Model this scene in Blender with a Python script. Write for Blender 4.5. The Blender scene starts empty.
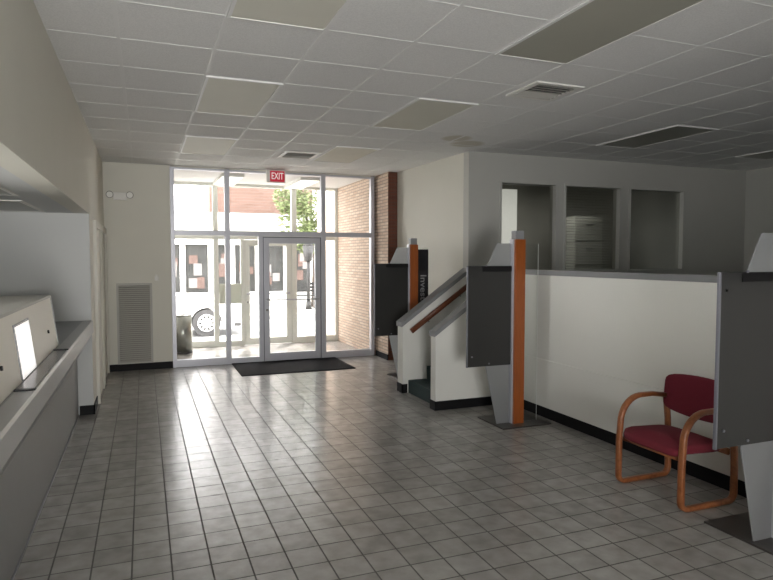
import bpy, bmesh, math, random
from mathutils import Vector, Matrix
random.seed(7)
C = bpy.context.scene.collection
PI = math.pi

# ------------------------------------------------------------------ materials
def new_mat(name):
    m = bpy.data.materials.new(name); m.use_nodes = True
    nt = m.node_tree
    return m, nt, nt.nodes['Principled BSDF']

def mat(name, col, rough=.5, metal=0., noise=0., nscale=8., spec=.5, bump=0., emit=None, estr=0., stretch=None):
    m, nt, b = new_mat(name)
    b.inputs['Base Color'].default_value = (*col, 1)
    b.inputs['Roughness'].default_value = rough
    b.inputs['Metallic'].default_value = metal
    b.inputs['Specular IOR Level'].default_value = spec
    if noise or bump:
        tc = nt.nodes.new('ShaderNodeTexCoord')
        n = nt.nodes.new('ShaderNodeTexNoise'); n.inputs['Scale'].default_value = nscale; n.inputs['Detail'].default_value = 4
        src = tc.outputs['Object']
        if stretch:
            mp = nt.nodes.new('ShaderNodeMapping'); mp.inputs['Scale'].default_value = stretch
            nt.links.new(src, mp.inputs[0]); src = mp.outputs[0]
        nt.links.new(src, n.inputs['Vector'])
        if noise:
            mx = nt.nodes.new('ShaderNodeMix'); mx.data_type = 'RGBA'
            mx.inputs[6].default_value = (*[c*(1-noise) for c in col], 1)
            mx.inputs[7].default_value = (*[min(1, c*(1+noise)) for c in col], 1)
            nt.links.new(n.outputs[0], mx.inputs[0]); nt.links.new(mx.outputs[2], b.inputs['Base Color'])
        if bump:
            bp = nt.nodes.new('ShaderNodeBump'); bp.inputs['Strength'].default_value = bump; bp.inputs['Distance'].default_value = .01
            nt.links.new(n.outputs[0], bp.inputs['Height']); nt.links.new(bp.outputs[0], b.inputs['Normal'])
    if emit:
        b.inputs['Emission Color'].default_value = (*emit, 1); b.inputs['Emission Strength'].default_value = estr
    return m

def glass_mat(name, tint=(1, 1, 1), refl=.06, frost=0., frost_col=(.6, .62, .62)):
    m = bpy.data.materials.new(name); m.use_nodes = True
    nt = m.node_tree; nt.nodes.clear()
    out = nt.nodes.new('ShaderNodeOutputMaterial')
    tr = nt.nodes.new('ShaderNodeBsdfTransparent'); tr.inputs[0].default_value = (*tint, 1)
    gl = nt.nodes.new('ShaderNodeBsdfGlossy'); gl.inputs['Roughness'].default_value = .02
    fr = nt.nodes.new('ShaderNodeLayerWeight'); fr.inputs['Blend'].default_value = .25
    mth = nt.nodes.new('ShaderNodeMath'); mth.operation = 'MULTIPLY_ADD'
    mth.inputs[1].default_value = .35; mth.inputs[2].default_value = refl
    nt.links.new(fr.outputs['Fresnel'], mth.inputs[0])
    mix = nt.nodes.new('ShaderNodeMixShader')
    nt.links.new(mth.outputs[0], mix.inputs[0]); nt.links.new(tr.outputs[0], mix.inputs[1]); nt.links.new(gl.outputs[0], mix.inputs[2])
    last = mix
    if frost:
        df = nt.nodes.new('ShaderNodeBsdfDiffuse'); df.inputs[0].default_value = (*frost_col, 1)
        tl = nt.nodes.new('ShaderNodeBsdfTranslucent'); tl.inputs[0].default_value = (.75, .76, .76, 1)
        m3 = nt.nodes.new('ShaderNodeMixShader'); m3.inputs[0].default_value = .45
        nt.links.new(df.outputs[0], m3.inputs[1]); nt.links.new(tl.outputs[0], m3.inputs[2])
        m2 = nt.nodes.new('ShaderNodeMixShader'); m2.inputs[0].default_value = frost
        nt.links.new(mix.outputs[0], m2.inputs[1]); nt.links.new(m3.outputs[0], m2.inputs[2]); last = m2
    nt.links.new(last.outputs[0], out.inputs[0])
    return m

def brick_mat(name, axes, c1, c2, mortar, w=.21, h=.072, rough=.85, off=(0, 0)):
    """axes: which object axes run along the courses and up"""
    m, nt, b = new_mat(name)
    tc = nt.nodes.new('ShaderNodeTexCoord'); sp = nt.nodes.new('ShaderNodeSeparateXYZ'); cb = nt.nodes.new('ShaderNodeCombineXYZ')
    nt.links.new(tc.outputs['Object'], sp.inputs[0])
    add = nt.nodes.new('ShaderNodeMath'); add.operation = 'ADD'
    nt.links.new(sp.outputs[0], add.inputs[0]); nt.links.new(sp.outputs[1], add.inputs[1])
    nt.links.new(add.outputs[0], cb.inputs[0]); nt.links.new(sp.outputs[2], cb.inputs[1])
    br = nt.nodes.new('ShaderNodeTexBrick')
    br.inputs['Scale'].default_value = 1.; br.inputs['Brick Width'].default_value = w; br.inputs['Row Height'].default_value = h
    br.inputs['Mortar Size'].default_value = .009; br.inputs['Mortar Smooth'].default_value = .3
    br.inputs['Color1'].default_value = (*c1, 1); br.inputs['Color2'].default_value = (*c2, 1); br.inputs['Mortar'].default_value = (*mortar, 1)
    nt.links.new(cb.outputs[0], br.inputs['Vector'])
    nt.links.new(br.outputs['Color'], b.inputs['Base Color'])
    bp = nt.nodes.new('ShaderNodeBump'); bp.inputs['Strength'].default_value = .6; bp.inputs['Distance'].default_value = .01; bp.invert = True
    nt.links.new(br.outputs['Fac'], bp.inputs['Height']); nt.links.new(bp.outputs[0], b.inputs['Normal'])
    b.inputs['Roughness'].default_value = rough
    return m

def floor_mat():
    m, nt, b = new_mat('grey_floor_tile')
    tc = nt.nodes.new('ShaderNodeTexCoord')
    mp = nt.nodes.new('ShaderNodeMapping'); mp.inputs['Location'].default_value = (.087+.002, .03, 0)
    nt.links.new(tc.outputs['Object'], mp.inputs[0])
    br = nt.nodes.new('ShaderNodeTexBrick'); br.offset = 0.
    T = .2
    br.inputs['Scale'].default_value = 1.; br.inputs['Brick Width'].default_value = T; br.inputs['Row Height'].default_value = T
    br.inputs['Mortar Size'].default_value = .0052; br.inputs['Mortar Smooth'].default_value = .2
    br.inputs['Color1'].default_value = (.345, .334, .318, 1); br.inputs['Color2'].default_value = (.285, .276, .263, 1)
    br.inputs['Mortar'].default_value = (.08, .075, .07, 1)
    nt.links.new(mp.outputs[0], br.inputs['Vector'])
    n = nt.nodes.new('ShaderNodeTexNoise'); n.inputs['Scale'].default_value = 9; n.inputs['Detail'].default_value = 5
    nt.links.new(tc.outputs['Object'], n.inputs['Vector'])
    mx = nt.nodes.new('ShaderNodeMix'); mx.data_type = 'RGBA'; mx.blend_type = 'MULTIPLY'; mx.inputs[0].default_value = 1
    rp = nt.nodes.new('ShaderNodeValToRGB'); rp.color_ramp.elements[0].color = (.86, .855, .85, 1); rp.color_ramp.elements[1].color = (1.15, 1.15, 1.15, 1)
    rp.color_ramp.elements[0].position = .3; rp.color_ramp.elements[1].position = .7
    nt.links.new(n.outputs[0], rp.inputs[0]); nt.links.new(br.outputs['Color'], mx.inputs[6]); nt.links.new(rp.outputs[0], mx.inputs[7])
    nt.links.new(mx.outputs[2], b.inputs['Base Color'])
    rr = nt.nodes.new('ShaderNodeMath'); rr.operation = 'MULTIPLY_ADD'; rr.inputs[1].default_value = .5; rr.inputs[2].default_value = .25
    nt.links.new(br.outputs['Fac'], rr.inputs[0]); nt.links.new(rr.outputs[0], b.inputs['Roughness'])
    b.inputs['Specular IOR Level'].default_value = .5
    bp = nt.nodes.new('ShaderNodeBump'); bp.inputs['Strength'].default_value = .35; bp.inputs['Distance'].default_value = .003; bp.invert = True
    nt.links.new(br.outputs['Fac'], bp.inputs['Height']); nt.links.new(bp.outputs[0], b.inputs['Normal'])
    return m

def ceiling_mat():
    m, nt, b = new_mat('acoustic_tile')
    tc = nt.nodes.new('ShaderNodeTexCoord')
    n = nt.nodes.new('ShaderNodeTexNoise'); n.inputs['Scale'].default_value = 120; n.inputs['Detail'].default_value = 3
    nt.links.new(tc.outputs['Object'], n.inputs['Vector'])
    rp = nt.nodes.new('ShaderNodeValToRGB')
    rp.color_ramp.elements[0].color = (.68, .68, .67, 1); rp.color_ramp.elements[1].color = (.76, .76, .75, 1)
    rp.color_ramp.elements[0].position = .35; rp.color_ramp.elements[1].position = .6
    nt.links.new(n.outputs[0], rp.inputs[0])
    # old water stains near the office corner
    last = rp.outputs[0]
    for (x, y, r) in ((3.38, 6.36, .17), (3.66, 6.62, .2)):
        d = nt.nodes.new('ShaderNodeVectorMath'); d.operation = 'DISTANCE'; d.inputs[1].default_value = (x, y, 3.03)
        nt.links.new(tc.outputs['Object'], d.inputs[0])
        r2 = nt.nodes.new('ShaderNodeMapRange'); r2.inputs[1].default_value = r*.8; r2.inputs[2].default_value = r*1.15
        r2.inputs[3].default_value = .55; r2.inputs[4].default_value = 0
        nt.links.new(d.outputs['Value'], r2.inputs[0])
        mx = nt.nodes.new('ShaderNodeMix'); mx.data_type = 'RGBA'; mx.inputs[7].default_value = (.42, .37, .25, 1)
        nt.links.new(r2.outputs[0], mx.inputs[0]); nt.links.new(last, mx.inputs[6]); last = mx.outputs[2]
    nt.links.new(last, b.inputs['Base Color'])
    b.inputs['Roughness'].default_value = .9
    return m

def wood_mat(name, c1, c2, rough=.35, scale=(14, 14, 1.2)):
    m, nt, b = new_mat(name)
    tc = nt.nodes.new('ShaderNodeTexCoord'); mp = nt.nodes.new('ShaderNodeMapping'); mp.inputs['Scale'].default_value = scale
    n = nt.nodes.new('ShaderNodeTexNoise'); n.inputs['Scale'].default_value = 4; n.inputs['Detail'].default_value = 6; n.inputs['Distortion'].default_value = 1
    nt.links.new(tc.outputs['Object'], mp.inputs[0]); nt.links.new(mp.outputs[0], n.inputs['Vector'])
    rp = nt.nodes.new('ShaderNodeValToRGB'); rp.color_ramp.elements[0].color = (*c1, 1); rp.color_ramp.elements[1].color = (*c2, 1)
    rp.color_ramp.elements[0].position = .3; rp.color_ramp.elements[1].position = .7
    nt.links.new(n.outputs[0], rp.inputs[0]); nt.links.new(rp.outputs[0], b.inputs['Base Color'])
    b.inputs['Roughness'].default_value = rough
    return m

M = dict(
    officedim=mat('office_wall_dimmed', (.47, .47, .44), .65, noise=.03, nscale=3),  # wall colour darkened to stand in for the dim right side
    cream=mat('cream_wall_paint', (.68, .665, .59), .65, noise=.03, nscale=3),
    white=mat('white_wall_paint', (.72, .72, .68), .6, noise=.03, nscale=3),
    greywhite=mat('soft_grey_wall_paint', (.60, .61, .60), .6, noise=.03, nscale=2),
    floor=floor_mat(), tile=ceiling_mat(),
    tbar=mat('ceiling_bar_white', (.72, .72, .71), .5),
    base=mat('black_vinyl_base', (.009, .009, .010), .55, spec=.15),
    lensmid=mat('shaded_lens', (.36, .355, .30), .55, noise=.06, nscale=2),  # copy of the lens with shade put into its colour
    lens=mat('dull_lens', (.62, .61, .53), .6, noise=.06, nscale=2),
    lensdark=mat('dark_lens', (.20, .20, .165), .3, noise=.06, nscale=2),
    alum=mat('aluminium_frame', (.52, .525, .57), .4, .35),
    alumouter=mat('glare_aluminium', (.72, .74, .69), .5),  # street glare on the outer frame mixed into a paler colour
    alumdark=mat('dark_aluminium', (.20, .20, .23), .4, .5),
    chrome=mat('chrome', (.75, .75, .75), .18, 1.),
    steel=mat('brushed_steel', (.30, .31, .285), .3, .9, noise=.1, nscale=3, stretch=(30, 30, .6)),
    glass=glass_mat('clear_glass', (1, 1, 1), .015),
    dimglass=glass_mat('dim_glass', (.80, .80, .77), .05),
    acryl=glass_mat('clear_acrylic', (.96, .97, .96), .03),
    frost=glass_mat('frosted_acrylic', (.9, .92, .92), .03, .72, (.33, .34, .35)),
    edge=mat('pane_edge', (.88, .9, .89), .3),
    panel=mat('charcoal_acrylic', (.036, .036, .035), .2, noise=.05, nscale=2, spec=.3),
    panelrail=mat('charcoal_rail', (.010, .010, .011), .4, spec=.2),
    plate=mat('dark_base_plate', (.045, .04, .037), .28),
    orange=wood_mat('orange_stained_wood', (.25, .062, .012), (.32, .088, .018)),
    chairwood=wood_mat('honey_oak', (.20, .064, .022), (.31, .112, .04), .32, (6, 6, 6)),
    railwood=wood_mat('dark_rail_wood', (.10, .028, .012), (.16, .05, .02), .35, (1.5, 14, 14)),
    fabric=mat('burgundy_fabric', (.14, .009, .02), .9, noise=.18, nscale=160, bump=.3),
    capgrey=mat('grey_laminate', (.23, .235, .245), .4, noise=.04, nscale=6),
    counterdark=mat('worktop_dark', (.10, .092, .088), .22, noise=.08, nscale=5),
    counterface=mat('counter_grey_laminate', (.245, .25, .245), .45, noise=.04, nscale=4),
    counteredge=mat('counter_edge_laminate', (.33, .335, .33), .35, noise=.03, nscale=4),
    tellercream=mat('teller_cream', (.74, .71, .62), .45, noise=.03, nscale=4),
    carpet=mat('green_carpet', (.028, .05, .052), .95, noise=.25, nscale=150, bump=.4),
    matblack=mat('black_mat_rubber', (.008, .008, .010), .9, noise=.3, nscale=90, bump=.3, spec=.12),
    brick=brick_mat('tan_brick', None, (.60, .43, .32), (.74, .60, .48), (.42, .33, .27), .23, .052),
    brickshade=brick_mat('shaded_brick', None, (.16, .055, .032), (.13, .045, .028), (.13, .06, .04), .23, .052),  # same pier brick, colour darkened for its shaded face
    brickfar=brick_mat('pale_red_brick', None, (.155, .092, .073), (.125, .072, .054), (.155, .125, .11), .4, .11),
    louver=mat('grille_grey', (.43, .42, .385), .5),
    louverdark=mat('grille_gap', (.19, .185, .17), .7),
    plastic=mat('white_plastic', (.74, .73, .69), .4),
    ventdark=mat('vent_dark', (.05, .05, .05), .5),
    red=mat('exit_red', (.42, .012, .035), .4, emit=(.6, .01, .04), estr=.35),
    letter=mat('exit_letter', (.85, .80, .78), .5, emit=(1, .9, .88), estr=.35),
    black=mat('black_print', (.006, .006, .009), .35),
    greyprint=mat('grey_print', (.22, .22, .23), .5),
    rubber=mat('tyre_rubber', (.08, .08, .083), .8),
    carpaint=mat('white_car_paint', (.80, .80, .80), .2),
    carglass=mat('car_window', (.04, .05, .05), .08),
    pave=mat('pale_concrete', (.62, .60, .56), .85, noise=.06, nscale=2),
    road=mat('road_asphalt', (.36, .36, .36), .9, noise=.1, nscale=4),
    leaf=mat('green_leaf', (.15, .19, .075), .6, noise=.5, nscale=3),
    bark=mat('bark', (.07, .055, .045), .9, noise=.3, nscale=20),
    stucco=mat('white_stucco', (.80, .79, .76), .8, noise=.03, nscale=4),
    shopglass=mat('shop_window', (.055, .056, .055), .5, noise=.5, nscale=1.5, spec=.1),
    posterpink=mat('poster_pink', (.11, .07, .06), .7, noise=.4, nscale=6),
    posterwhite=mat('poster_white', (.2, .19, .185), .7),
    ironblack=mat('black_iron', (.03, .03, .03), .5),
    notice=mat('sage_panel', (.62, .65, .56), .6),
    officewall=mat('office_grey_paint', (.36, .35, .315), .8),
    cabinetgrey=mat('cabinet_grey', (.45, .45, .40), .5),
    blind=mat('blind_slat', (.30, .30, .26), .55),
    blindwhite=mat('glowing_blind', (.85, .85, .82), .7, emit=(1, 1, .97), estr=.55),  # own glow stands in for daylight behind the blind
    glowpane=mat('glowing_pane', (.75, .7, .7), .3, noise=.35, nscale=14, emit=(1, .97, .95), estr=.7),  # glow added to a plain pane, no source behind it
    dooroff=mat('door_offwhite', (.66, .645, .57), .45),
)

# ------------------------------------------------------------------ builders
def bm_box(bm, lo, hi, bevel=0., mi=0, rot=None, piv=None):
    lo = Vector(lo); hi = Vector(hi)
    r = bmesh.ops.create_cube(bm, size=1)
    vs = r['verts']
    for v in vs:
        v.co = Vector((lo[i] + (v.co[i]+.5)*(hi[i]-lo[i]) for i in range(3)))
    fs = list({f for v in vs for f in v.link_faces})
    for f in fs: f.material_index = mi
    if bevel:
        es = list({e for v in vs for e in v.link_edges})
        g = bmesh.ops.bevel(bm, geom=es, offset=bevel, segments=2, profile=.7, affect='EDGES', clamp_overlap=True)
        vs = list({v for f in g['faces'] for v in f.verts} | {v for v in vs if v.is_valid})
        for f in {f for v in vs for f in v.link_faces}: f.material_index = mi
    if rot is not None:
        p = Vector(piv) if piv else (lo+hi)/2
        for v in vs: v.co = p + rot @ (v.co-p)
    return vs

def bm_prism(bm, prof, axis, a, b, mi=0):
    """extrude a closed 2-D profile along an axis (0,1,2) between a and b"""
    def pt(p, t):
        q = [0, 0, 0]; k = [i for i in range(3) if i != axis]
        q[k[0]] = p[0]; q[k[1]] = p[1]; q[axis] = t
        return q
    v0 = [bm.verts.new(pt(p, a)) for p in prof]; v1 = [bm.verts.new(pt(p, b)) for p in prof]
    n = len(prof); fs = [bm.faces.new(v0), bm.faces.new(v1[::-1])]
    for i in range(n):
        fs.append(bm.faces.new((v0[i], v1[i], v1[(i+1) % n], v0[(i+1) % n])))
    for f in fs: f.material_index = mi
    bmesh.ops.recalc_face_normals(bm, faces=fs)
    return v0+v1

def bm_cyl(bm, p0, p1, r0, r1=None, n=24, mi=0, caps=True):
    p0 = Vector(p0); p1 = Vector(p1); d = p1-p0
    r1 = r0 if r1 is None else r1
    r = bmesh.ops.create_cone(bm, cap_ends=caps, segments=n, radius1=r0, radius2=r1, depth=d.length)
    q = d.to_track_quat('Z', 'Y').to_matrix()
    for v in r['verts']: v.co = q @ v.co + (p0+p1)/2
    for f in {f for v in r['verts'] for f in v.link_faces}:
        f.material_index = mi; f.smooth = len(f.verts) == 4
    return r['verts']

def bm_sweep(bm, pts, w, h, up=(0, 1, 0), closed=False, mi=0, seg=2):
    """rounded-rectangle section swept along a path; w along 'up', h across it"""
    pts = [Vector(p) for p in pts]; up = Vector(up); n = len(pts)
    sec = []
    c = min(w, h)*.32
    for (sx, sy) in ((1, 1), (-1, 1), (-1, -1), (1, -1)):
        cx, cy = sx*(w/2-c), sy*(h/2-c)
        a0 = {(1, 1): 0, (-1, 1): PI/2, (-1, -1): PI, (1, -1): 1.5*PI}[(sx, sy)]
        for k in range(seg+1):
            a = a0 + k*PI/2/seg
            sec.append((cx+c*math.cos(a), cy+c*math.sin(a)))
    rings = []
    for i, p in enumerate(pts):
        a = pts[(i-1) % n] if (closed or i > 0) else p
        b = pts[(i+1) % n] if (closed or i < n-1) else p
        t = (b-a).normalized(); s = t.cross(up).normalized()
        rings.append([bm.verts.new(p + up*u + s*v) for (u, v) in sec])
    m = len(sec)
    for i in range(n if closed else n-1):
        A, B = rings[i], rings[(i+1) % n]
        for k in range(m):
            f = bm.faces.new((A[k], A[(k+1) % m], B[(k+1) % m], B[k])); f.smooth = True; f.material_index = mi
    if not closed:
        bm.faces.new(rings[0][::-1]).material_index = mi; bm.faces.new(rings[-1]).material_index = mi
    bmesh.ops.recalc_face_normals(bm, faces=bm.faces[:])

def obj(name, bm, mats, parent=None):
    me = bpy.data.meshes.new(name); bm.to_mesh(me); bm.free()
    for m in (mats if isinstance(mats, (list, tuple)) else [mats]): me.materials.append(m)
    o = bpy.data.objects.new(name, me); C.objects.link(o)
    if parent:
        o.parent = parent
        o.matrix_parent_inverse = Matrix.Translation(-parent.location)
    return o

def tag(o, label, cat, group=None, kind=None):
    o['label'] = label; o['category'] = cat
    if group: o['group'] = group
    if kind: o['kind'] = kind
    return o

def thing(name, label, cat, loc, group=None, kind=None):
    o = bpy.data.objects.new(name, None); C.objects.link(o); o.location = loc; o.empty_display_size = .1
    return tag(o, label, cat, group, kind)

def struct(name, bm, mats, label, cat):
    return tag(obj(name, bm, mats), label, cat, kind='structure')

def B(): return bmesh.new()

def boxes(name, lst, mats, parent=None, bevel=0.):
    bm = B()
    for b in lst:
        bm_box(bm, b[0], b[1], b[2] if len(b) > 2 and b[2] is not None else bevel, b[3] if len(b) > 3 else 0)
    return obj(name, bm, mats, parent)

def text_part(name, body, size, loc, rot, m, parent, extrude=.001, width=None):
    cu = bpy.data.curves.new(name, 'FONT'); cu.body = body; cu.size = size; cu.align_x = 'CENTER'; cu.align_y = 'CENTER'; cu.extrude = extrude; cu.offset = size*.012
    tmp = bpy.data.objects.new(name+'_tmp', cu); C.objects.link(tmp)
    dg = bpy.context.evaluated_depsgraph_get(); dg.update()
    me = bpy.data.meshes.new_from_object(tmp.evaluated_get(dg))
    bpy.data.objects.remove(tmp); bpy.data.curves.remove(cu)
    if width:
        w = max(v.co.x for v in me.vertices)-min(v.co.x for v in me.vertices)
        for v in me.vertices: v.co.x *= width/w
    mt = Matrix.Translation(loc) @ rot.to_4x4()
    me.transform(mt); me.materials.clear(); me.materials.append(m)
    o = bpy.data.objects.new(name, me); C.objects.link(o); o.parent = parent
    o.matrix_parent_inverse = Matrix.Translation(-parent.location)
    return o

H = 3.03          # ceiling
YF = 9.75         # storefront plane
XL = -.52         # left wall plane
XH = 3.87         # half wall face
YO = 7.04         # office wall face
XR = 8.9          # right wall
YB = -3.2         # wall behind the camera
ZP = .64          # raised platform
XA = -3.6         # back of the teller area

# ------------------------------------------------------------------ floor, ceiling
bm = B(); bm_box(bm, (XA-.2, YB-.2, -.12), (XR+.2, 11.9, 0))
struct('floor', bm, M['floor'], 'grey square ceramic tile floor with dark grout across the lobby', 'floor')

GX, GY, PX, PY = .465, 3.65, .5855, .61
bm = B(); bm_box(bm, (XA-.2, YB-.2, H), (XR+.2, 12.0, H+.25))
k = -1
bw = .012
x = GX-PX
while x < XR:
    if x > XL: bm_box(bm, (x-bw, YB, H-.0025), (x+bw, YF, H+.001), 0, 1)
    x += PX
y = GY-11*PY
while y < YF:
    if y > YB: bm_box(bm, (XL, y-bw*.7, H-.002), (XR, y+bw*.6, H+.001), 0, 1)
    y += PY
struct('ceiling', bm, [M['tile'], M['tbar']], 'white suspended acoustic tile ceiling with exposed white grid bars', 'ceiling')

# ------------------------------------------------------------------ walls
bm = B(); bm_box(bm, (XA, YF, 0), (.385, YF+.15, H)); bm_box(bm, (.385, YF, H-.02), (3.9, YF+.1, H))
struct('wall_front', bm, M['cream'], 'cream wall left of the glass storefront, carrying the grey louvred grille', 'wall')

bm = B(); bm_box(bm, (XL-.12, 7.15, 0), (XL, YF, H))
struct('wall_left', bm, M['cream'], 'narrow cream wall with white door casings left of the grille', 'wall')

bm = B(); bm_box(bm, (XA, 7.15, 0), (XL-.12, 7.27, H)); bm_box(bm, (XL-.13, 7.149, 0), (XL, 7.16, H))
struct('wall_alcove', bm, M['greywhite'], 'pale grey end wall of the teller alcove behind the counter', 'wall')

bm = B(); bm_box(bm, (XL-.14, YB, 2.12), (XL, 7.149, H)); bm_box(bm, (XA, YB, 2.12), (XL-.14, 7.149, 2.2), 0, 1)
struct('wall_soffit', bm, [M['cream'], M['greywhite']], 'cream bulkhead hanging over the teller counter on the left', 'wall')

bm = B(); bm_box(bm, (XA-.15, YB, 0), (XA, 7.2, H))
struct('wall_teller_back', bm, M['greywhite'], 'pale wall at the back of the teller area', 'wall')
bm = B(); bm_box(bm, (XA, YB-.15, 0), (XR, YB, H))
struct('wall_back', bm, M['cream'], 'cream wall behind the camera', 'wall')
bm = B(); bm_box(bm, (XR, YB, 0), (XR+.15, 10.2, H))
struct('wall_right', bm, M['officedim'], 'shaded cream wall at the far right of the raised floor', 'wall')
bm = B(); bm_prism(bm, [(3.92, YO+.141), (3.82, 9.199), (3.99, 9.199), (3.99, YO+.141)], 2, 0, H)
struct('wall_side', bm, M['cream'], 'cream side wall between the brick pier and the office corner', 'wall')

# office wall with three window openings
W = [(4.38, 5.30), (5.41, 6.41), (6.55, 7.62)]
Z0, Z1 = 1.46, 2.68
bm = B()
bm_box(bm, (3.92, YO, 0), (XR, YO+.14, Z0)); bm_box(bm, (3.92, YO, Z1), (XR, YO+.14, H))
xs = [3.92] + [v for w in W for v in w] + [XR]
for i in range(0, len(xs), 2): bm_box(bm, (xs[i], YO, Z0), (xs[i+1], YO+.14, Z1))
struct('wall_office', bm, M['officedim'], 'off white office wall with three windows above the low wall', 'wall')
# office interior
bm = B()
bm_box(bm, (3.99, 10.0, 0), (6.15, 10.15, H)); bm_box(bm, (6.62, 10.0, 0), (XR, 10.15, H))
bm_box(bm, (6.15, 10.0, 0), (6.62, 10.15, 1.2)); bm_box(bm, (6.15, 10.0, 2.95), (6.62, 10.15, H))
struct('wall_office_rear', bm, M['officewall'], 'dim grey rear wall inside the glazed office', 'wall')
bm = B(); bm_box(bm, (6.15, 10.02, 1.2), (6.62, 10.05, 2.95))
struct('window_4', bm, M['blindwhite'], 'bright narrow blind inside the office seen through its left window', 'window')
bm = B(); bm_box(bm, (3.99, YO+.14, ZP-.1), (XR, 10.0, ZP))
struct('floor_office', bm, M['carpet'], 'dark carpet floor inside the office', 'floor')

for i, (a, b) in enumerate(W):
    nm = ['leftmost office window, bright blind showing at its left edge', 'middle office window with faint blind slats behind dark glass', 'rightmost office window with dark empty glass'][i]
    t = thing('window_%d' % (i+1), nm, 'window', ((a+b)/2, YO, Z0), None, 'structure')
    f = .03
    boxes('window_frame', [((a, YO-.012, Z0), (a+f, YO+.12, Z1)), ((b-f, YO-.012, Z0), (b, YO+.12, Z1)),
                           ((a+f, YO-.012, Z1-f), (b-f, YO+.12, Z1)), ((a+f, YO-.012, Z0), (b-f, YO+.12, Z0+f))], M['officedim'], t)
    boxes('pane', [((a+f, YO+.06, Z0+f), (b-f, YO+.066, Z1-f))], M['dimglass'], t)
# blinds behind the middle window
t = thing('window_blind', 'half open grey slat blind behind the middle office window', 'blind', (5.91, YO+.2, 1.5))
bm = B()
for k in range(30):
    z = 1.5 + k*.038
    bm_box(bm, (5.42, YO+.175, z), (6.40, YO+.20, z+.0025), 0, 0, Matrix.Rotation(.35, 3, 'X'))
obj('slats', bm, M['blind'], t)
boxes('head_rail', [((5.42, YO+.165, 2.64), (6.40, YO+.21, 2.68))], M['blind'], t)
t = thing('filing_cabinet', 'tall pale grey cabinet inside the office behind the middle window', 'cabinet', (7.3, 9.1, ZP))
boxes('cabinet_body', [((7.0, 8.8, ZP), (7.6, 9.4, 2.38), .006)], M['cabinetgrey'], t)
for k in range(4):
    dz = ZP+.06+k*.42
    d = boxes('drawer', [((7.02, 8.785, dz), (7.58, 8.80, dz+.36), .004)], M['cabinetgrey'], t)
    boxes('handle', [((7.22, 8.765, dz+.28), (7.38, 8.785, dz+.295))], M['chrome'], d)

# brick pier and vestibule
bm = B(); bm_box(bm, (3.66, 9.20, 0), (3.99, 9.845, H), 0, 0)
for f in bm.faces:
    if f.normal.y < -.5: f.material_index = 1  # room-facing side takes the brick with painted shade
struct('wall_brick_pier', bm, [M['brick'], M['brickshade']], 'brick pier at the right end of the glass storefront', 'wall')
bm = B(); bm_box(bm, (3.60, 9.846, -.2), (3.99, 13.3, H+.3))
struct('wall_brick_vestibule', bm, M['brick'], 'tan brick side wall of the entrance vestibule', 'wall')
bm = B(); bm_box(bm, (.2, YF+.15, -.2), (.40, 11.9, H))
struct('wall_vestibule_left', bm, M['stucco'], 'pale left side wall of the entrance vestibule', 'wall')

# ------------------------------------------------------------------ raised platform, stairs, half wall
bm = B(); bm_box(bm, (XH+.12, YB, 0), (XR, YO, ZP)); bm_box(bm, (3.75, 6.07, 0), (XH+.12, 6.88, ZP))
struct('floor_platform', bm, M['carpet'], 'raised carpeted floor behind the low wall', 'floor')

st = thing('staircase', 'short green carpeted stair rising between two sloped white walls', 'stairs', (3.0, 6.48, 0), None, 'structure')
for k in range(3):
    bm = B(); bm_box(bm, (3.0+.25*k, 6.075, 0), (3.0+.25*(k+1) if k < 2 else 3.75, 6.875, .16*(k+1)), .012)
    obj('step', bm, M['carpet'], st)

def sloped(name, y0, y1, x0, za, xb, zb, xe, label):
    bm = B()
    prof = [(x0, 0), (xe, 0), (xe, zb-.03), (xb, zb-.03), (x0, za-.03)]
    bm_prism(bm, prof, 1, y0, y1)
    o = struct(name, bm, M['white'], label, 'wall')
    bm = B(); e = .012; th = .055
    prof = [(x0-.015, za-th), (x0-.015, za), (xb, zb), (xe+e, zb), (xe+e, zb-th), (xb, zb-th)]
    bm_prism(bm, prof, 1, y0-e, y1+e)
    obj('wall_cap', bm, M['capgrey'], o)
    return o
SW1 = sloped('wall_stair_near', 5.95, 6.07, 2.92, .86, 3.86, 1.53, 3.99, 'nearer sloped white stair wall with grey cap, behind the orange post stand')
SW2 = sloped('wall_stair_far', 6.88, 7.039, 2.93, .87, 3.85, 1.53, 3.918, 'farther sloped white stair wall with grey cap and wooden handrail')
bm = B(); bm_box(bm, (2.912, 5.942, 0), (XH-.008, 5.952, .10)); bm_box(bm, (2.910, 5.942, 0), (2.921, 6.072, .10))
struct('baseboard_stair_near', bm, M['base'], 'black vinyl base along the nearer stair wall', 'baseboard')
bm = B(); bm_box(bm, (2.920, 6.872, 0), (2.931, 7.045, .11)); bm_box(bm, (2.92, 6.872, 0), (2.99, 6.881, .11))
struct('baseboard_stair_far', bm, M['base'], 'black vinyl base on the end of the farther stair wall', 'baseboard')

t = thing('handrail', 'dark wooden handrail on brackets along the farther stair wall', 'handrail', (3.03, 6.82, .75))
bm = B()
a = Vector((3.02, 6.82, .765)); b = Vector((3.95, 6.82, .765+.93*.70))
bm_sweep(bm, [a, a.lerp(b, .5), b], .04, .062)
obj('rail', bm, M['railwood'], t)
for s in (.25, .72):
    p = a.lerp(b, s); bm = B()
    bm_cyl(bm, p+Vector((0, 0, -.03)), p+Vector((0, .0, -.06)), .006, n=10); bm_cyl(bm, p+Vector((0, 0, -.055)), p+Vector((0, .06, -.055)), .006, n=10)
    obj('bracket', bm, M['chrome'], t)

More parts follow.
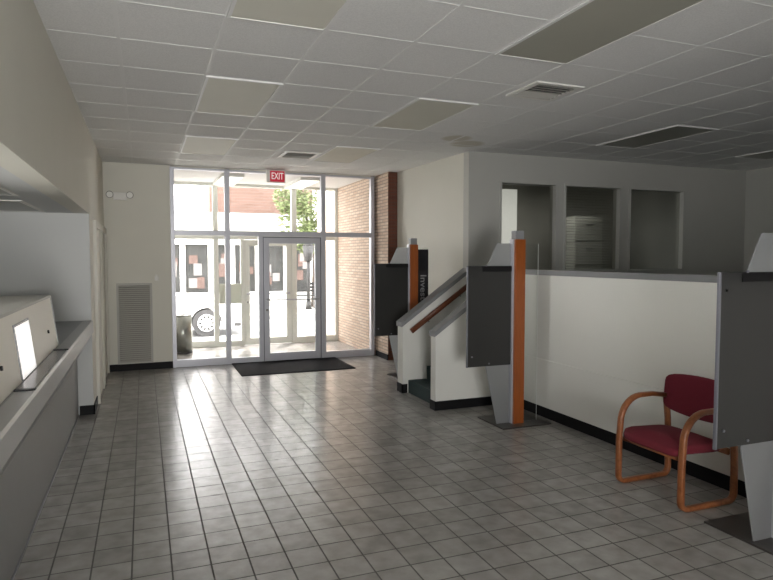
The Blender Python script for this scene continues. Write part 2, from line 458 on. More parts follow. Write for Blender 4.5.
bm = B()
bm_box(bm, (XH, YB, 0), (XH+.12, 5.949, 1.50))
hw = struct('wall_half', bm, M['white'], 'long low white wall edging the raised floor on the right', 'wall')
boxes('wall_cap', [((XH-.015, YB, 1.478), (XH+.135, 5.937, 1.53), .004)], M['capgrey'], hw)
boxes('wall_panel', [((XH-.012, YB, .0), (XH+.001, 5.949, .60), .004)], M['white'], hw)
bm = B(); bm_box(bm, (XH-.022, YB, 0), (XH-.011, 5.94, .105), .003)
struct('baseboard_half_wall', bm, M['base'], 'black vinyl base running along the long low wall', 'baseboard')
bm = B(); bm_box(bm, (XL, YF-.012, 0), (.385, YF, .10))
struct('baseboard_front', bm, M['base'], 'black base under the grey louvred grille', 'baseboard')
bm = B(); bm_box(bm, (3.648, 9.195, 0), (3.662, 9.74, .09))
struct('baseboard_pier', bm, M['base'], 'black base at the foot of the brick pier', 'baseboard')
bm = B(); bm_prism(bm, [(3.908, 7.2), (3.812, 9.198), (3.824, 9.198), (3.92, 7.2)], 2, 0, .10)
struct('baseboard_side', bm, M['base'], 'black base on the side wall behind the stair', 'baseboard')
bm = B(); bm_box(bm, (-.655, 7.138, 0), (XL+.012, 7.15, .10)); bm_box(bm, (XL, 7.138, 0), (XL+.012, 7.6, .10))
struct('baseboard_alcove', bm, M['base'], 'black base at the end of the teller counter', 'baseboard')

# ------------------------------------------------------------------ doors on the left wall
def side_door(name, y0, y1, label):
    t = thing(name, label, 'door', (XL, (y0+y1)/2, 0), None, 'structure')
    boxes('casing', [((XL, y0, 0), (XL+.035, y0+.08, 2.08), .004), ((XL, y1-.08, 0), (XL+.035, y1, 2.08), .004), ((XL, y0+.08, 2.0), (XL+.035, y1-.08, 2.08), .004)], M['dooroff'], t)
    boxes('door_leaf', [((XL, y0+.08, .005), (XL+.012, y1-.08, 2.0))], M['dooroff'], t)
side_door('door_3', 7.62, 8.58, 'off white door nearer the teller counter, seen edge on')
side_door('door_4', 8.72, 9.70, 'off white door nearer the grille, seen edge on')

# ------------------------------------------------------------------ teller counter
t = thing('teller_counter', 'long grey laminate teller counter with sloped front edge on the left', 'counter', (-.7, 2.0, 0), None)
y0, y1 = -1.5, 7.1485
bm = B(); bm_box(bm, (-1.1, y0, .0), (-.6655, y1, .94))
obj('front_panel', bm, M['counterface'], t)
bm = B(); bm_prism(bm, [(-.665, .60), (-.515, .865), (-.505, .875), (-.505, .985), (-.515, 1.0), (-.60, 1.0), (-.60, .95), (-.665, .70)], 1, y0, y1)
obj('front_edge', bm, M['counteredge'], t)
bm = B(); bm_box(bm, (-1.1, y0, .95), (-.601, y1, .9995))
obj('worktop', bm, M['capgrey'], t)
bm = B(); bm_box(bm, (-.664, y0, 0), (-.655, 7.13, .012))
obj('floor_strip', bm, M['capgrey'], t)

# teller screen: steep cream panel under a deep grey top
PA = Vector((-.612, 0, 1.0005)); PB = Vector((-.656, 0, 1.362))
YS = 5.2
t = thing('teller_screen', 'leaning cream teller partition with a bright glowing pane, standing on the counter', 'partition', (-.9, 3.5, 1.0))
ya = -1.0
bm = B(); bm_prism(bm, [(PA.x, PA.z), (PB.x, PB.z), (-1.05, PB.z), (-1.05, PA.z)], 1, ya, YS)
obj('screen_panel', bm, M['tellercream'], t)
bm = B(); bm_box(bm, (-2.2, ya, 1.363), (PB.x+.004, YS+.012, 1.381), .003)
obj('shelf', bm, M['louver'], t)
bm = B(); bm_prism(bm, [(PA.x+.006, PA.z), (PB.x+.006, PB.z), (-1.06, PB.z), (-1.06, PA.z)], 1, YS, YS+.012)
obj('end_trim', bm, M['counteredge'], t)

# ------------------------------------------------------------------ ceiling fixtures
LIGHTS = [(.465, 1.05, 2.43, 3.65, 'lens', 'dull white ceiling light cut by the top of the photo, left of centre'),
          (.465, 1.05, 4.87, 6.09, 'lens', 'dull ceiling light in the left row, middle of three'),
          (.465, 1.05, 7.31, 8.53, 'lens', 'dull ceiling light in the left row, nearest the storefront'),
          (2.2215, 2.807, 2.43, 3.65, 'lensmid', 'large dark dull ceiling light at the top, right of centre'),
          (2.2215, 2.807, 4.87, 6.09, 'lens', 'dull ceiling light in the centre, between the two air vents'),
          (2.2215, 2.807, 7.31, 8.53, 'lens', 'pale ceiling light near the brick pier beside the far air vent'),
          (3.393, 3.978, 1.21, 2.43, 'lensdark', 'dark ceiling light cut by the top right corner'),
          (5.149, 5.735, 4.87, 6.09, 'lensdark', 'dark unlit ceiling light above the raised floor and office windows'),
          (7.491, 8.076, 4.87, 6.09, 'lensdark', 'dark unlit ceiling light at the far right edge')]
for (xa, xb, ya, yb, lm, lab) in LIGHTS:
    t = thing('ceiling_light', lab, 'ceiling light', ((xa+xb)/2, (ya+yb)/2, H), 'recessed ceiling lights')
    f = .022
    boxes('light_frame', [((xa, ya, H-.012), (xa+f, yb, H)), ((xb-f, ya, H-.012), (xb, yb, H)), ((xa+f, ya, H-.012), (xb-f, ya+f, H)), ((xa+f, yb-f, H-.012), (xb-f, yb, H))], M['tbar'], t)
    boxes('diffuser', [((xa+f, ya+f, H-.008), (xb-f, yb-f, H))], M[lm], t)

def vent(cx, cy, s, label):
    t = thing('air_vent', label, 'air vent', (cx, cy, H), 'ceiling air vents')
    f = .05
    boxes('vent_frame', [((cx-s, cy-s, H-.012), (cx-s+f, cy+s, H)), ((cx+s-f, cy-s, H-.012), (cx+s, cy+s, H)), ((cx-s+f, cy-s, H-.012), (cx+s-f, cy-s+f, H)), ((cx-s+f, cy+s-f, H-.012), (cx+s-f, cy+s, H))], M['plastic'], t)
    boxes('vent_core', [((cx-s+f, cy-s+f, H-.004), (cx+s-f, cy+s-f, H))], M['ventdark'], t)
    bm = B(); n = 7
    for k in range(n):
        yy = cy-s+f+.02 + k*(2*(s-f)-.04)/(n-1)
        bm_box(bm, (cx-s+f, yy-.014, H-.012), (cx+s-f, yy+.014, H-.010), 0, 0, Matrix.Rotation(.6 if k < 4 else -.6, 3, 'X'))
    obj('vent_slats', bm, M['louver'], t)
vent(3.09, 4.30, .225, 'square white air vent in the ceiling right of centre')
vent(1.95, 8.12, .235, 'small air vent in the ceiling near the exit sign')

for (xa, xb, ya, yb, lab) in ((-1.3, -.84, 4.3, 5.22, 'dark recessed light under the bulkhead, cut by the left edge'), (-1.42, -.9, 5.7, 6.95, 'dark recessed light under the bulkhead nearest the alcove wall')):
    t = thing('soffit_light', lab, 'ceiling light', ((xa+xb)/2, (ya+yb)/2, 2.12), 'lights under the bulkhead')
    f = .03
    boxes('light_frame', [((xa, ya, 2.112), (xa+f, yb, 2.12)), ((xb-f, ya, 2.112), (xb, yb, 2.12)), ((xa+f, ya, 2.112), (xb-f, ya+f, 2.12)), ((xa+f, yb-f, 2.112), (xb-f, yb, 2.12))], M['plastic'], t)
    boxes('diffuser', [((xa+f, ya+f, 2.115), (xb-f, yb-f, 2.12))], M['lensdark'], t)

# ------------------------------------------------------------------ wall fittings
t = thing('emergency_light', 'white twin head emergency light high on the cream front wall', 'emergency light', (-.3, YF, 2.5))
boxes('housing', [((-.385, YF-.06, 2.49), (-.205, YF, 2.60), .008)], M['plastic'], t)
for sx in (-.43, -.165):
    bm = B(); bm_cyl(bm, (sx, YF-.02, 2.575), (sx, YF-.11, 2.56), .032, .05, 20)
    h = obj("lamp_head", bm, M["louverdark"], t)
    bm = B(); bm_cyl(bm, (sx, YF-.108, 2.56), (sx, YF-.114, 2.559), .042, .042, 20)
    obj('lens', bm, M['plastic'], h)

t = thing('louvre_grille', 'tall grey louvred return air grille low on the cream wall', 'grille', (-.13, YF, .1))
boxes('grille_frame', [((-.375, YF-.02, .10), (-.345, YF, 1.285)), ((.08, YF-.02, .10), (.11, YF, 1.285)), ((-.345, YF-.02, .10), (.08, YF, .13)), ((-.345, YF-.02, 1.255), (.08, YF, 1.285))], M['louver'], t)
boxes('grille_back', [((-.345, YF-.004, .13), (.08, YF, 1.255))], M['louverdark'], t)
bm = B()
for k in range(38):
    z = .145+k*.0296
    bm_box(bm, (-.345, YF-.019, z-.011), (.08, YF-.015, z+.011), 0, 0, Matrix.Rotation(-.5, 3, 'X'))
obj('louvres', bm, M['louver'], t)

t = thing('thermostat', 'small white thermostat beside the top right corner of the grille', 'thermostat', (.18, YF, 1.34))
boxes('housing', [((.15, YF-.03, 1.32), (.205, YF, 1.39), .006)], M['plastic'], t)
boxes('dial', [((.165, YF-.036, 1.375), (.19, YF-.028, 1.41), .002)], M['plastic'], t)

# exit sign
t = thing('exit_sign', 'red EXIT sign hanging from the ceiling above the glass door', 'exit sign', (2.02, 9.62, H))
boxes('sign_housing', [((1.80, 9.60, 2.825), (2.09, 9.66, 3.022), .005)], M['plastic'], t)
boxes('sign_face', [((1.85, 9.594, 2.84), (2.075, 9.602, 3.005))], M['red'], t)
text_part('lettering', 'EXIT', .145, (1.963, 9.592, 2.923), Matrix.Rotation(PI/2, 3, 'X'), M['letter'], t, .001, .185)
boxes('mount', [((1.93, 9.61, 3.02), (1.99, 9.65, H-.004))], M['plastic'], t)

# ------------------------------------------------------------------ storefront
def storefront(name, y, xs, top, label, transom=2.0, tw=.09, bars=(), dep=.09, fm='alum', skip=(), sill=.11):
    """xs: mullion centres (x, width); bays between"""
    t = thing(name, label, 'window', ((xs[0][0]+xs[-1][0])/2, y, 0), None, 'structure')
    L = []
    for (x, w) in xs: L.append(((x-w/2, y, 0), (x+w/2, y+dep, top)))
    for i in range(len(xs)-1):
        a = xs[i][0]+xs[i][1]/2; b = xs[i+1][0]-xs[i+1][1]/2
        L.append(((a, y+.002, transom), (b, y+dep-.002, transom+tw)))
        L.append(((a, y+.002, top-.05), (b, y+dep-.002, top)))
        if i not in skip: L.append(((a, y+.002, 0), (b, y+dep-.002, sill)))
    boxes('frame', L, M[fm], t, .004)
    for i in range(len(xs)-1):
        a = xs[i][0]+xs[i][1]/2; b = xs[i+1][0]-xs[i+1][1]/2
        boxes('transom_pane', [((a-.005, y+.04, transom+tw-.01), (b+.005, y+.046, top-.045))], M['glass'], t)
        if i not in skip:
            boxes('pane', [((a-.005, y+.04, sill-.01), (b+.005, y+.046, transom+.005))], M['glass'], t)
    return t

def glass_door(name, y, x0, x1, top, label, fm='alum', edge='alumdark', handle_side=1, hz=1.0):
    t = thing(name, label, 'door', ((x0+x1)/2, y, 0), None, 'structure')
    w = .085
    boxes('stile', [((x0, y, .01), (x0+w, y+.05, top), .004)], M[fm], t)
    boxes('stile', [((x1-w, y, .01), (x1, y+.05, top), .004)], M[fm], t)
    boxes('top_rail', [((x0+w, y, top-.09), (x1-w, y+.05, top), .003)], M[fm], t)
    boxes('bottom_rail', [((x0+w, y, .01), (x1-w, y+.05, .135), .003)], M[fm], t)
    boxes('edge_seal', [((x0-.018, y+.01, .01), (x0, y+.06, top+.018)), ((x1, y+.01, .01), (x1+.018, y+.06, top+.018)), ((x0, y+.01, top), (x1, y+.06, top+.018))], M[edge], t)
    boxes('pane', [((x0+w-.005, y+.022, .13), (x1-w+.005, y+.028, top-.085))], M['glass'], t)
    bm = B(); bm_sweep(bm, [(x0+.03, y-.045, hz), ((x0+x1)/2, y-.045, hz), (x1-.03, y-.045, hz)], .022, .03, up=(0, 0, 1))
    for xx in (x0+.045, x1-.045): bm_box(bm, (xx-.018, y-.05, hz-.02), (xx+.018, y, hz+.02), .003)
    obj('push_bar', bm, M['alum'], t)
    xx = x0+.04 if handle_side < 0 else x1-.04
    bm = B(); bm_cyl(bm, (xx, y, hz-.16), (xx, y-.012, hz-.16), .018, n=16)
    obj('lock', bm, M['chrome'], t)
    return t

storefront('window_5', YF, [(.415, .06), (1.215, .075), (2.745, .075), (3.60, .06)], H, 'inner grey aluminium storefront frame with tall clear glass panes', 2.0, .075, skip=(1,))
# side light between the first mullion and the door
t = thing('window_6', 'narrow glass side light beside the inner glass door', 'window', (1.5, YF, 0), None, 'structure')
boxes('frame', [((1.69, YF+.002, 0), (1.755, YF+.088, 2.0), .004), ((1.2525, YF+.004, 0), (1.69, YF+.086, .09), .003)], M['alum'], t)
boxes('pane', [((1.248, YF+.04, .085), (1.695, YF+.046, 2.005))], M['glass'], t)
glass_door('door_1', YF+.012, 1.773, 2.689, 1.975, 'inner aluminium framed glass entrance door with horizontal push bar', hz=.99, handle_side=-1)

YV = 11.75
storefront('window_7', YV, [(.43, .06), (1.25, .09), (2.72, .10), (3.57, .06)], H, 'outer grey storefront frame at the street side of the vestibule', 2.0, .09, skip=(1,), sill=.12, fm='alumouter')
t = thing('window_8', 'outer vestibule side light beside the street door', 'window', (1.5, YV, 0), None, 'structure')
boxes('frame', [((1.70, YV+.002, 0), (1.76, YV+.088, 2.0), .004), ((1.295, YV+.004, 0), (1.70, YV+.086, .1), .003)], M['alumouter'], t)
boxes('pane', [((1.29, YV+.04, .095), (1.705, YV+.046, 2.005))], M['glass'], t)
glass_door('door_2', YV+.012, 1.78, 2.65, 1.975, 'outer glass street door across the vestibule', fm='alumouter', edge='alumouter', hz=.98, handle_side=-1)
o = boxes('notice_panel', [((1.30, YV+.02, .80), (1.70, YV+.036, 1.17), .004)], M['notice'])
tag(o, 'sage grey panel fixed on the outer side light beside the street door', 'panel')

for (xa, lab) in ((1.21, 'vestibule ceiling light on the left, over the side light'), (2.52, 'vestibule ceiling light on the right, beside the tree')):
    t = thing('vestibule_light', lab, 'ceiling light', (xa+.18, 11.1, H), 'vestibule ceiling lights')
    boxes('light_frame', [((xa, 10.35, H-.05), (xa+.02, 11.7, H)), ((xa+.34, 10.35, H-.05), (xa+.36, 11.7, H)), ((xa+.02, 10.35, H-.05), (xa+.34, 10.37, H)), ((xa+.02, 11.68, H-.05), (xa+.34, 11.7, H))], M['plastic'], t)
    o = boxes('diffuser', [((xa+.02, 10.37, H-.045), (xa+.34, 11.68, H))], mat('daylit_diffuser', (.85, .85, .8), .4, emit=(1, 1, .93), estr=1.1), t)  # emission stands in for daylight falling on the fixture

t = thing('trash_can', 'round brushed steel trash can inside the vestibule by the left wall', 'trash can', (.615, 11.2, 0))
bm = B(); bm_cyl(bm, (.615, 11.2, .03), (.615, 11.2, .66), .155, .155, 40); obj('can_body', bm, M['steel'], t)
bm = B(); bm_cyl(bm, (.615, 11.2, 0), (.615, 11.2, .032), .16, .16, 40); obj('can_base', bm, M['rubber'], t)
bm = B(); bm_cyl(bm, (.615, 11.2, .655), (.615, 11.2, .672), .16, .153, 40); bm_cyl(bm, (.615, 11.2, .672), (.615, 11.2, .674), .09, .09, 32, 1); obj('can_rim', bm, [M['steel'], M['rubber']], t)

bm = B(); bm_box(bm, (1.25, 8.68, .0), (2.93, 9.76, .012), .004)
o = obj('door_mat', bm, M['matblack']); tag(o, 'black rubber entrance mat lying inside the glass door', 'mat')

# ------------------------------------------------------------------ display stands
def stand(x, y, label, poster=False, rail=True):
    """x: left edge of the dark panel; y: plane of the panel"""
    t = thing('display_stand', label, 'display stand', (x+.58, y+.08, 0), 'orange post display stands')
    bm = B(); bm_box(bm, (x+.31, y-.17, 0), (x+.87, y+.32, .012), .004); obj('base_plate', bm, M['plate'], t)
    bm = B(); bm_box(bm, (x+.502, y-.06, .012), (x+.618, y+.05, 1.84), .006); p = obj('post', bm, M['orange'], t)
    bm = B(); bm_box(bm, (x+.512, y-.045, 1.84), (x+.608, y+.035, 1.925), .005); obj('post_cap', bm, M['capgrey'], p)
    bm = B(); bm_box(bm, (x+.488, y-.035, .012), (x+.504, y+.03, 1.84), .002); obj('side_channel', bm, M['alum'], p)
    bm = B(); bm_box(bm, (x, y-.012, .60), (x+.487, y, 1.58), .002); pn = obj('panel', bm, M['panel'], t)
    bm = B(); bm_box(bm, (x-.008, y-.016, .598), (x+.004, y+.003, 1.582), .002); obj('edge_strip', bm, M['alumdark'], pn)
    if rail:
        bm = B(); bm_box(bm, (x+.16, y-.020, 1.525), (x+.487, y-.013, 1.575), .002); obj('top_rail', bm, M['panelrail'], pn)
    for (dx, dz) in ((.05, .70), (.05, 1.48), (.20, 1.583), (.24, .625)):
        bm = B(); bm_cyl(bm, (x+dx, y-.012, dz), (x+dx, y-.020, dz), .008, n=12); obj('standoff', bm, M['alumdark'] if dz != 1.48 else M['panelrail'], pn)
    bm = B(); prof = [(x+.345, .012), (x+.487, .012), (x+.487, 1.80), (x+.335, 1.80), (x+.225, 1.58), (x+.215, .60)]
    bm_prism(bm, prof, 1, y+.006, y+.014); obj('frosted_sheet', bm, M['frost'], t)
    bm = B(); bm_box(bm, (x+.62, y-.004, .012), (x+.808, y+.004, 1.80))
    for f in bm.faces:
        if abs(f.normal.y) < .5: f.material_index = 1
    gp = obj('clear_pane', bm, [M['acryl'], M['edge']], t)
    if poster:
        bm = B(); bm_box(bm, (x+.621, y-.010, .70), (x+.795, y-.0045, 1.775)); ps = obj('poster', bm, M['black'], gp)
        text_part('lettering', 'Invest', .125, (x+.715, y-.012, 1.25), Matrix.Rotation(PI/2, 3, 'X') @ Matrix.Rotation(-PI/2, 3, 'Z'), M['greyprint'], gp, .001, .35)
    return t
stand(2.885, 7.75, 'display stand with dark panel beside the brick pier, farthest of the three', True)
stand(2.885, 5.20, 'display stand with full orange post standing in front of the stair wall')
stand(2.925, 2.46, 'dark panelled display stand cut by the right edge, beside the red chair')

# ------------------------------------------------------------------ red armchair
def chair(x0, x1, y0, y1, label):
    t = thing('armchair', label, 'chair', ((x0+x1)/2, (y0+y1)/2, 0))
    w = .045; th = .034
    def arc(c, r, a0, a1, n=7): return [(c[0]+r*math.cos(math.radians(a0+(a1-a0)*k/n)), c[1]+r*math.sin(math.radians(a0+(a1-a0)*k/n))) for k in range(n+1)]
    zt = .645; X0 = x0+th/2; X1 = x1-th/2; zb = th/2
    for yy in (y0+w/2, y1-w/2):
        P = [(X1-.045, zt-.02), (X0+.30, zt)] + arc((X0+.20, zt-.19), .19, 85, 180, 10)
        P += [(X0, .3)] + arc((X0+.05, zb+.05), .05, 180, 270, 5)
        P += [(X0+.25, zb)] + arc((X1-.05, zb+.05), .05, 270, 360, 5) + [(X1, .25), (X1-.012, .45), (X1-.03, .60), (X1-.005, .74)]
        bm = B(); bm_sweep(bm, [(p[0], yy, p[1]) for p in P], w, th)
        obj('side_frame', bm, M['chairwood'], t)
    bm = B()
    bm_sweep(bm, [(X0+.03, y0+w, .345), (X0+.03, (y0+y1)/2, .345), (X0+.03, y1-w, .345)], .045, .024, up=(0, 0, 1)); obj('cross_rail', bm, M['chairwood'], t)
    bm = B()
    bm_sweep(bm, [(X1-.03, y0+w, .345), (X1-.03, (y0+y1)/2, .345), (X1-.03, y1-w, .345)], .045, .024, up=(0, 0, 1)); obj('cross_rail', bm, M['chairwood'], t)
    # seat: padded, front edge rolled
    def pad(name, lo, hi, bev, fn):
        bm = B(); bm_box(bm, lo, hi)
        bmesh.ops.subdivide_edges(bm, edges=bm.edges[:], cuts=9, use_grid_fill=True)
        cx, cy_, cz = [(lo[i]+hi[i])/2 for i in range(3)]; hx, hy, hz = [(hi[i]-lo[i])/2 for i in range(3)]
        for v in bm.verts:
            a, b, c = (v.co.x-cx)/hx, (v.co.y-cy_)/hy, (v.co.z-cz)/hz
            v.co = Vector(fn(a, b, c, cx, cy_, cz, hx, hy, hz))
        for f in bm.faces: f.smooth = True
        return obj(name, bm, M['fabric'], t)
    def se(a, b, n=6):   # super-ellipse shrink
        m = (abs(a)**n+abs(b)**n)**(1/n); k = max(abs(a), abs(b))
        return k/m if m > 1e-6 else 1
    def seat_fn(a, b, c, cx, cy_, cz, hx, hy, hz):
        s = se(a, b, 7); s2 = se(max(abs(a), abs(b)), c, 4)
        a2, b2, c2 = a*s*s2, b*s*s2, c*s2
        z = cz + hz*c2 + (.018*(1-a*a)*(1-b*b) if c > 0 else 0) - .02*(a+1)/2 - (.0 if a > -.6 else .02*((-a-.6)/.4)**2)
        return (cx+hx*a2, cy_+hy*b2, z)
    pad('seat', (x0-.005, y0+w-.004, .355), (x1-.075, y1-w+.004, .445), .03, seat_fn)
    def back_fn(a, b, c, cx, cy_, cz, hx, hy, hz):
        s = se(b, c, 8); s2 = se(max(abs(b), abs(c)), a, 3)
        a2, b2, c2 = a*s2, b*s*s2, c*s*s2
        sag = -.035*(1-b2*b2) if c < 0 else 0
        z = cz+hz*c2 + (.02*(1-b2*b2) if c > 0 else sag*abs(c2))
        x = cx+hx*a2 + .035*(1-b2*b2) - .02 + .10*(z-.5)
        return (x, cy_+hy*b2, z)
    pad('backrest', (x1-.075, y0+.008, .535), (x1-.02, y1-.008, .785), .03, back_fn)
    return t
chair(3.205, 3.715, 2.925, 3.535, 'burgundy padded armchair with honey oak sled frame against the low wall')

# ------------------------------------------------------------------ teller counter details
d = (PB-PA).normalized()          # up along the leaning panel
nrm = Vector((d.z, 0, -d.x))
def onpanel(y, q, lift=.002): return Vector((PA.x, y, PA.z)) + d*q + nrm*lift
def quad_on_panel(name, y0, y1, s0, s1, m, parent, lift=.003, skew=0):
    bm = B(); lo = [onpanel(y0+skew, s0, 0), onpanel(y1+skew, s0, 0), onpanel(y1, s1, 0), onpanel(y0, s1, 0)]
    a = [bm.verts.new(p-nrm*.001) for p in lo]; b = [bm.verts.new(p+nrm*lift) for p in lo]
    bm.faces.new(a[::-1]); bm.faces.new(b)
    for i in range(4): bm.faces.new((a[i], a[(i+1) % 4], b[(i+1) % 4], b[i]))
    bmesh.ops.recalc_face_normals(bm, faces=bm.faces[:])
    return obj(name, bm, m, parent)
ts = bpy.data.objects['teller_screen']
fr = quad_on_panel('slot_frame', 3.72, 4.185, .004, .305, M['capgrey'], ts, .003)
quad_on_panel('slot_pane', 3.75, 4.165, .008, .29, M['glowpane'], fr, .006)
for yy in (3.30, 4.83):
    p = onpanel(yy, .145, 0); bm = B(); bm_cyl(bm, p, p+nrm*.010, .012, n=14); obj('screw_cap', bm, M['panelrail'], ts)
t = thing('deal_tray', 'dark brown deal tray let into the counter below the cream partition', 'tray', (-.56, 4.2, 1.0))
bm = B(); bm_box(bm, (-.602, 3.50, 1.0005), (-.522, 4.90, 1.003)); obj('tray_plate', bm, M['counterdark'], t)
for yy in (3.46, 4.90):
    bm = B(); bm_box(bm, (-.608, yy, 1.0005), (-.512, yy+.035, 1.008), .002); obj('end_lip', bm, M['panelrail'], t)

# ------------------------------------------------------------------ outdoors
bm = B(); bm_box(bm, (-12, 11.9, -.35), (20, 13.4, -.02))
struct('ground_pavement', bm, M['pave'], 'pale sunlit pavement outside the entrance', 'pavement')
bm = B(); bm_box(bm, (-30, 13.4, -.4), (40, 18.6, -.2))
struct('ground_road', bm, M['road'], 'bright sunlit street outside', 'street')
bm = B(); bm_box(bm, (-30, 18.6, -.35), (40, 40, -.08))
struct('ground_far_pavement', bm, M['pave'], 'pale pavement across the street', 'pavement')

# car: nose to the right
t = thing('parked_car', 'white car parked at the kerb, one front wheel showing through the glass', 'car', (0, 15.9, -.2))
bm = B()
prof = [(2.25, .02), (2.32, .22), (2.22, .48), (1.95, .60), (.95, .74), (.55, .80), (-.15, 1.18), (-1.4, 1.22), (-2.2, .85), (-2.7, .80), (-2.75, .05)]
# wheel arches cut in the side profile
def arch(cx, r=.36): return [(cx+r*math.cos(a), .12+r*math.sin(a)) for a in [PI*(1-k/10) for k in range(11)]]
low = [(-2.75, .05)] + arch(-1.35) + arch(1.36) + [(2.25, .02)]
P = prof[:-1] + low[:-1]
bm_prism(bm, P[::-1], 1, 15.0, 16.6)
obj('car_body', bm, M['carpaint'], t)
bm = B(); bm_prism(bm, [(.40, .82), (-.15, 1.13), (-1.3, 1.16), (-1.95, .85)], 1, 14.985, 16.615); obj('car_window', bm, M['carglass'], t)
bm = B(); bm_box(bm, (2.0, 14.98, .02), (2.30, 15.02, .10), .01); obj('bumper_trim', bm, M['rubber'], t)
for cx in (-1.35, 1.36):
    for yy in (15.0, 16.4):
        bm = B(); bm_cyl(bm, (cx, yy, .12), (cx, yy+.2, .12), .32, .32, 40)
        wv = obj('wheel', bm, M['rubber'], t)
        if yy < 16:
            bm = B(); bm_cyl(bm, (cx, yy-.012, .12), (cx, yy+.01, .12), .20, .215, 40)
            hb = obj('hubcap', bm, M['carpaint'], wv)
            bm = B()
            for k in range(10):
                a = 2*PI*k/10; c = Vector((cx+.145*math.cos(a), yy-.014, .12+.145*math.sin(a)))
                bm_box(bm, c-Vector((.03, .003, .02)), c+Vector((.03, .003, .02)), 0, 0, Matrix.Rotation(-a, 3, 'Y'))
            obj('hubcap_slots', bm, M['ironblack'], wv)

# shop across the street
t = thing('shop_building', 'red brick shop with white fascia and display windows across the street', 'building', (3, 24, -.08))
boxes('upper_wall', [((2.35, 24.0, 3.345), (6.3, 28, 5.0))], M['brickfar'], t)
boxes('fascia', [((-6, 23.8, 2.15), (6.3, 28, 3.34)), ((-6, 23.72, 2.72), (6.3, 23.8, 2.80)), ((-6, 23.72, 3.28), (6.3, 23.8, 3.34))], M['stucco'], t)
boxes('pier', [((x-.16, 23.85, -.08), (x+.16, 24.3, 2.15)) for x in (-.2, .35)], M['stucco'], t)
boxes('stall_riser', [((-6, 23.9, -.08), (6.3, 28, .35))], M['stucco'], t)
xs = [.5, 1.35, 2.35, 3.15, 4.1, 5.2, 6.3]
for i in range(len(xs)-1):
    a, b = xs[i], xs[i+1]
    wn = boxes('shop_window', [((a+.10, 24.0, .35), (b-.10, 24.05, 2.15))], M['shopglass'], t)
    rnd = random.Random(i)
    for k in range(4):
        px = a+.16+rnd.random()*(b-a-.55); pz = .5+rnd.random()*1.1
        boxes('poster', [((px, 23.975-k*.004, pz), (px+.2+.15*rnd.random(), 23.99-k*.004, pz+.25+.25*rnd.random()))], M[['posterpink', 'posterwhite', 'posterwhite', 'posterpink'][k]], wn)
    boxes('window_post', [((b-.09, 23.9, .35), (b+.09, 24.1, 2.15))], M['stucco'], t)
# tree
t = thing('street_tree', 'leafy green street tree across the road seen through the glass', 'tree', (5.6, 21.2, -.08))
bm = B()
bm_cyl(bm, (5.6, 21.2, -.08), (5.65, 21.2, 1.6), .11, .08, 14); bm_cyl(bm, (5.65, 21.2, 1.6), (5.3, 21.1, 3.2), .07, .035, 10); bm_cyl(bm, (5.65, 21.2, 1.6), (6.3, 21.3, 3.4), .07, .035, 10); bm_cyl(bm, (5.65, 21.2, 1.55), (5.8, 21.0, 3.8), .06, .03, 10)
obj('trunk', bm, M['bark'], t)
bm = B(); rnd = random.Random(3)
for k in range(7500):
    while True:
        v = Vector((rnd.uniform(-1, 1), rnd.uniform(-1, 1), rnd.uniform(-1, 1)))
        if v.length < 1: break
    cl = rnd.choice([(5.0, 21.1, 2.9, .7), (6.1, 21.3, 3.2, 1.0), (5.6, 21.1, 4.1, 1.0), (4.75, 21.0, 3.7, .6), (6.6, 21.4, 3.9, .9), (5.3, 20.9, 2.3, .55), (6.0, 21.0, 2.4, .6)])
    c = Vector(cl[:3]) + v*cl[3]
    r = Matrix.Rotation(rnd.uniform(0, 2*PI), 3, 'Z') @ Matrix.Rotation(rnd.uniform(0, PI), 3, 'X')
    s = rnd.uniform(.05, .09)
    vs = [bm.verts.new(c + r @ Vector(p)*s) for p in ((-1, 0, 0), (0, -.45, 0), (1, 0, .1), (0, .45, 0))]
    bm.faces.new(vs)
obj('crown', bm, M['leaf'], t)

# street furniture
t = thing('bench', 'black slatted bench on the pavement across the road', 'bench', (5.0, 20.6, -.08))
bm = B()
for k in range(4): bm_box(bm, (4.5, 20.35+k*.1, .36), (5.6, 20.42+k*.1, .39))
obj('seat', bm, M['ironblack'], t)
bm = B()
for k in range(3): bm_box(bm, (4.5, 20.76+k*.02, .48+k*.12), (5.6, 20.79+k*.02, .56+k*.12))
obj('backrest', bm, M['ironblack'], t)
for xx in (4.6, 5.46): boxes('leg', [((xx, 20.35, -.08), (xx+.05, 20.75, .36)), ((xx, 20.74, -.08), (xx+.05, 20.80, .80))], M['ironblack'], t)
t = thing('street_lamp', 'dark street lamp post standing near the tree', 'street lamp', (5.15, 20.2, -.08))
bm = B(); bm_cyl(bm, (5.15, 20.2, -.08), (5.15, 20.2, 2.1), .06, .045, 14); bm_cyl(bm, (5.15, 20.2, -.08), (5.15, 20.2, .2), .11, .08, 16); obj('pole', bm, M['ironblack'], t)
bm = B(); bm_cyl(bm, (5.15, 20.2, 1.55), (5.15, 20.2, 2.05), .13, .20, 16); bm_cyl(bm, (5.15, 20.2, 2.05), (5.15, 20.2, 2.25), .2, .03, 16); obj('lantern', bm, M['ironblack'], t)
t = thing('street_kiosk', 'grey street cabinet beside the tree seen through the right glass', 'cabinet', (5.85, 19.25, -.08))
bm = B(); bm_box(bm, (5.55, 19.0, -.08), (6.15, 19.5, 1.95), .03); obj('cabinet_body', bm, M['ironblack'], t)
bm = B(); bm_box(bm, (5.61, 18.985, .6), (6.09, 19.0, 1.8), .004); obj('front_panel', bm, M['notice'], t)

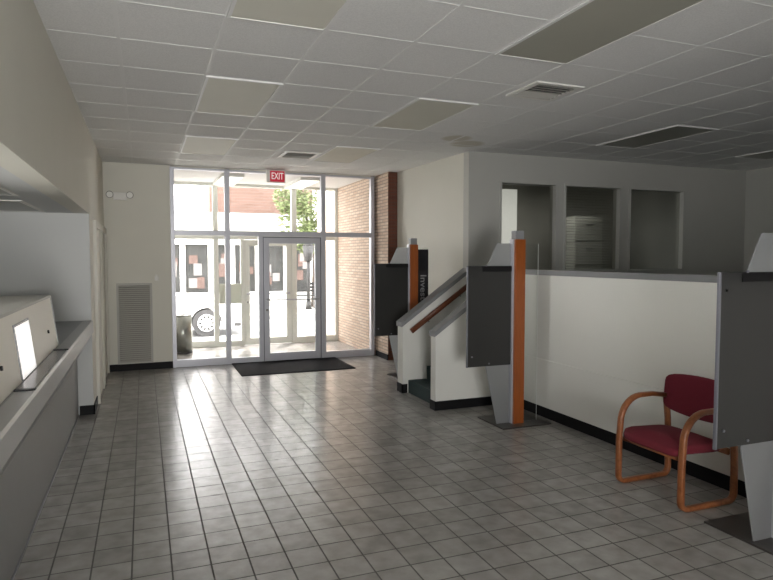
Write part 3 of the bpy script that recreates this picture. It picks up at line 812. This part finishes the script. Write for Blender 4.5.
# ------------------------------------------------------------------ light
w = bpy.data.worlds.new('world'); bpy.context.scene.world = w; w.use_nodes = True
nt = w.node_tree; bg = nt.nodes['Background']
bg.inputs[0].default_value = (1, .985, .975, 1); bg.inputs[1].default_value = 9.0
sd = bpy.data.lights.new('sun', 'SUN'); sd.energy = 15; sd.angle = .02; sd.color = (1, .96, .9)
so = bpy.data.objects.new('sun', sd); C.objects.link(so)
so.rotation_euler = Vector((-.25, -.42, -1)).to_track_quat('-Z', 'Y').to_euler()

def area(name, loc, tgt, sx, sy, e, col=(1, 1, 1), portal=False):
    l = bpy.data.lights.new(name, 'AREA'); l.shape = 'RECTANGLE'; l.size = sx; l.size_y = sy; l.energy = e; l.color = col
    o = bpy.data.objects.new(name, l); C.objects.link(o); o.location = loc
    o.rotation_euler = (Vector(tgt)-Vector(loc)).to_track_quat('-Z', 'Z' if abs((Vector(tgt)-Vector(loc)).normalized().z) < .9 else 'Y').to_euler()
    if portal: l.cycles.is_portal = True
    return o
area('storefront_portal', (2.05, YV+.2, 1.55), (2.05, 0, 1.55), 3.2, 3.1, 1, portal=True)
tl = area('teller_fill_light', (-3.2, 3.4, 1.9), (3.87, 3.6, .9), 4.5, .4, 155, (1, .98, .95)); tl.data.spread = math.radians(80)  # unseen fill lamp added in place of drive-through windows, none modelled
area('office_fill_light', (6.5, 8.6, 2.9), (6.5, 8.6, 0), 1.2, .6, 17)  # added fill lamp, lifts the dark office interior
rl = area('rear_fill_light', (-.2, -3.0, 1.2), (-.1, 5, 3.2), 1.4, 1.6, 170, (1, .985, .97)); rl.data.spread = math.radians(120)  # unseen fill lamp added behind the camera, aimed up at the ceiling

# ------------------------------------------------------------------ camera
cam = bpy.data.cameras.new('camera'); co = bpy.data.objects.new('camera', cam); C.objects.link(co)
yaw, pit = .376, .0525
f = Vector((math.sin(yaw)*math.cos(pit), math.cos(yaw)*math.cos(pit), -math.sin(pit)))
co.location = (0, 0, 1.66); co.rotation_euler = f.to_track_quat('-Z', 'Y').to_euler()
cam.sensor_width = 36; cam.sensor_fit = 'HORIZONTAL'; cam.lens = 615*36/773; cam.clip_start = .05; cam.clip_end = 200
sc = bpy.context.scene; sc.camera = co
sc.view_settings.view_transform = 'Standard'; sc.view_settings.look = 'None'; sc.view_settings.exposure = 0; sc.view_settings.gamma = 1
sc.cycles.max_bounces = 8; sc.cycles.diffuse_bounces = 5; sc.cycles.transparent_max_bounces = 24
sc.cycles.caustics_reflective = False; sc.cycles.caustics_refractive = False; sc.cycles.sample_clamp_indirect = 6
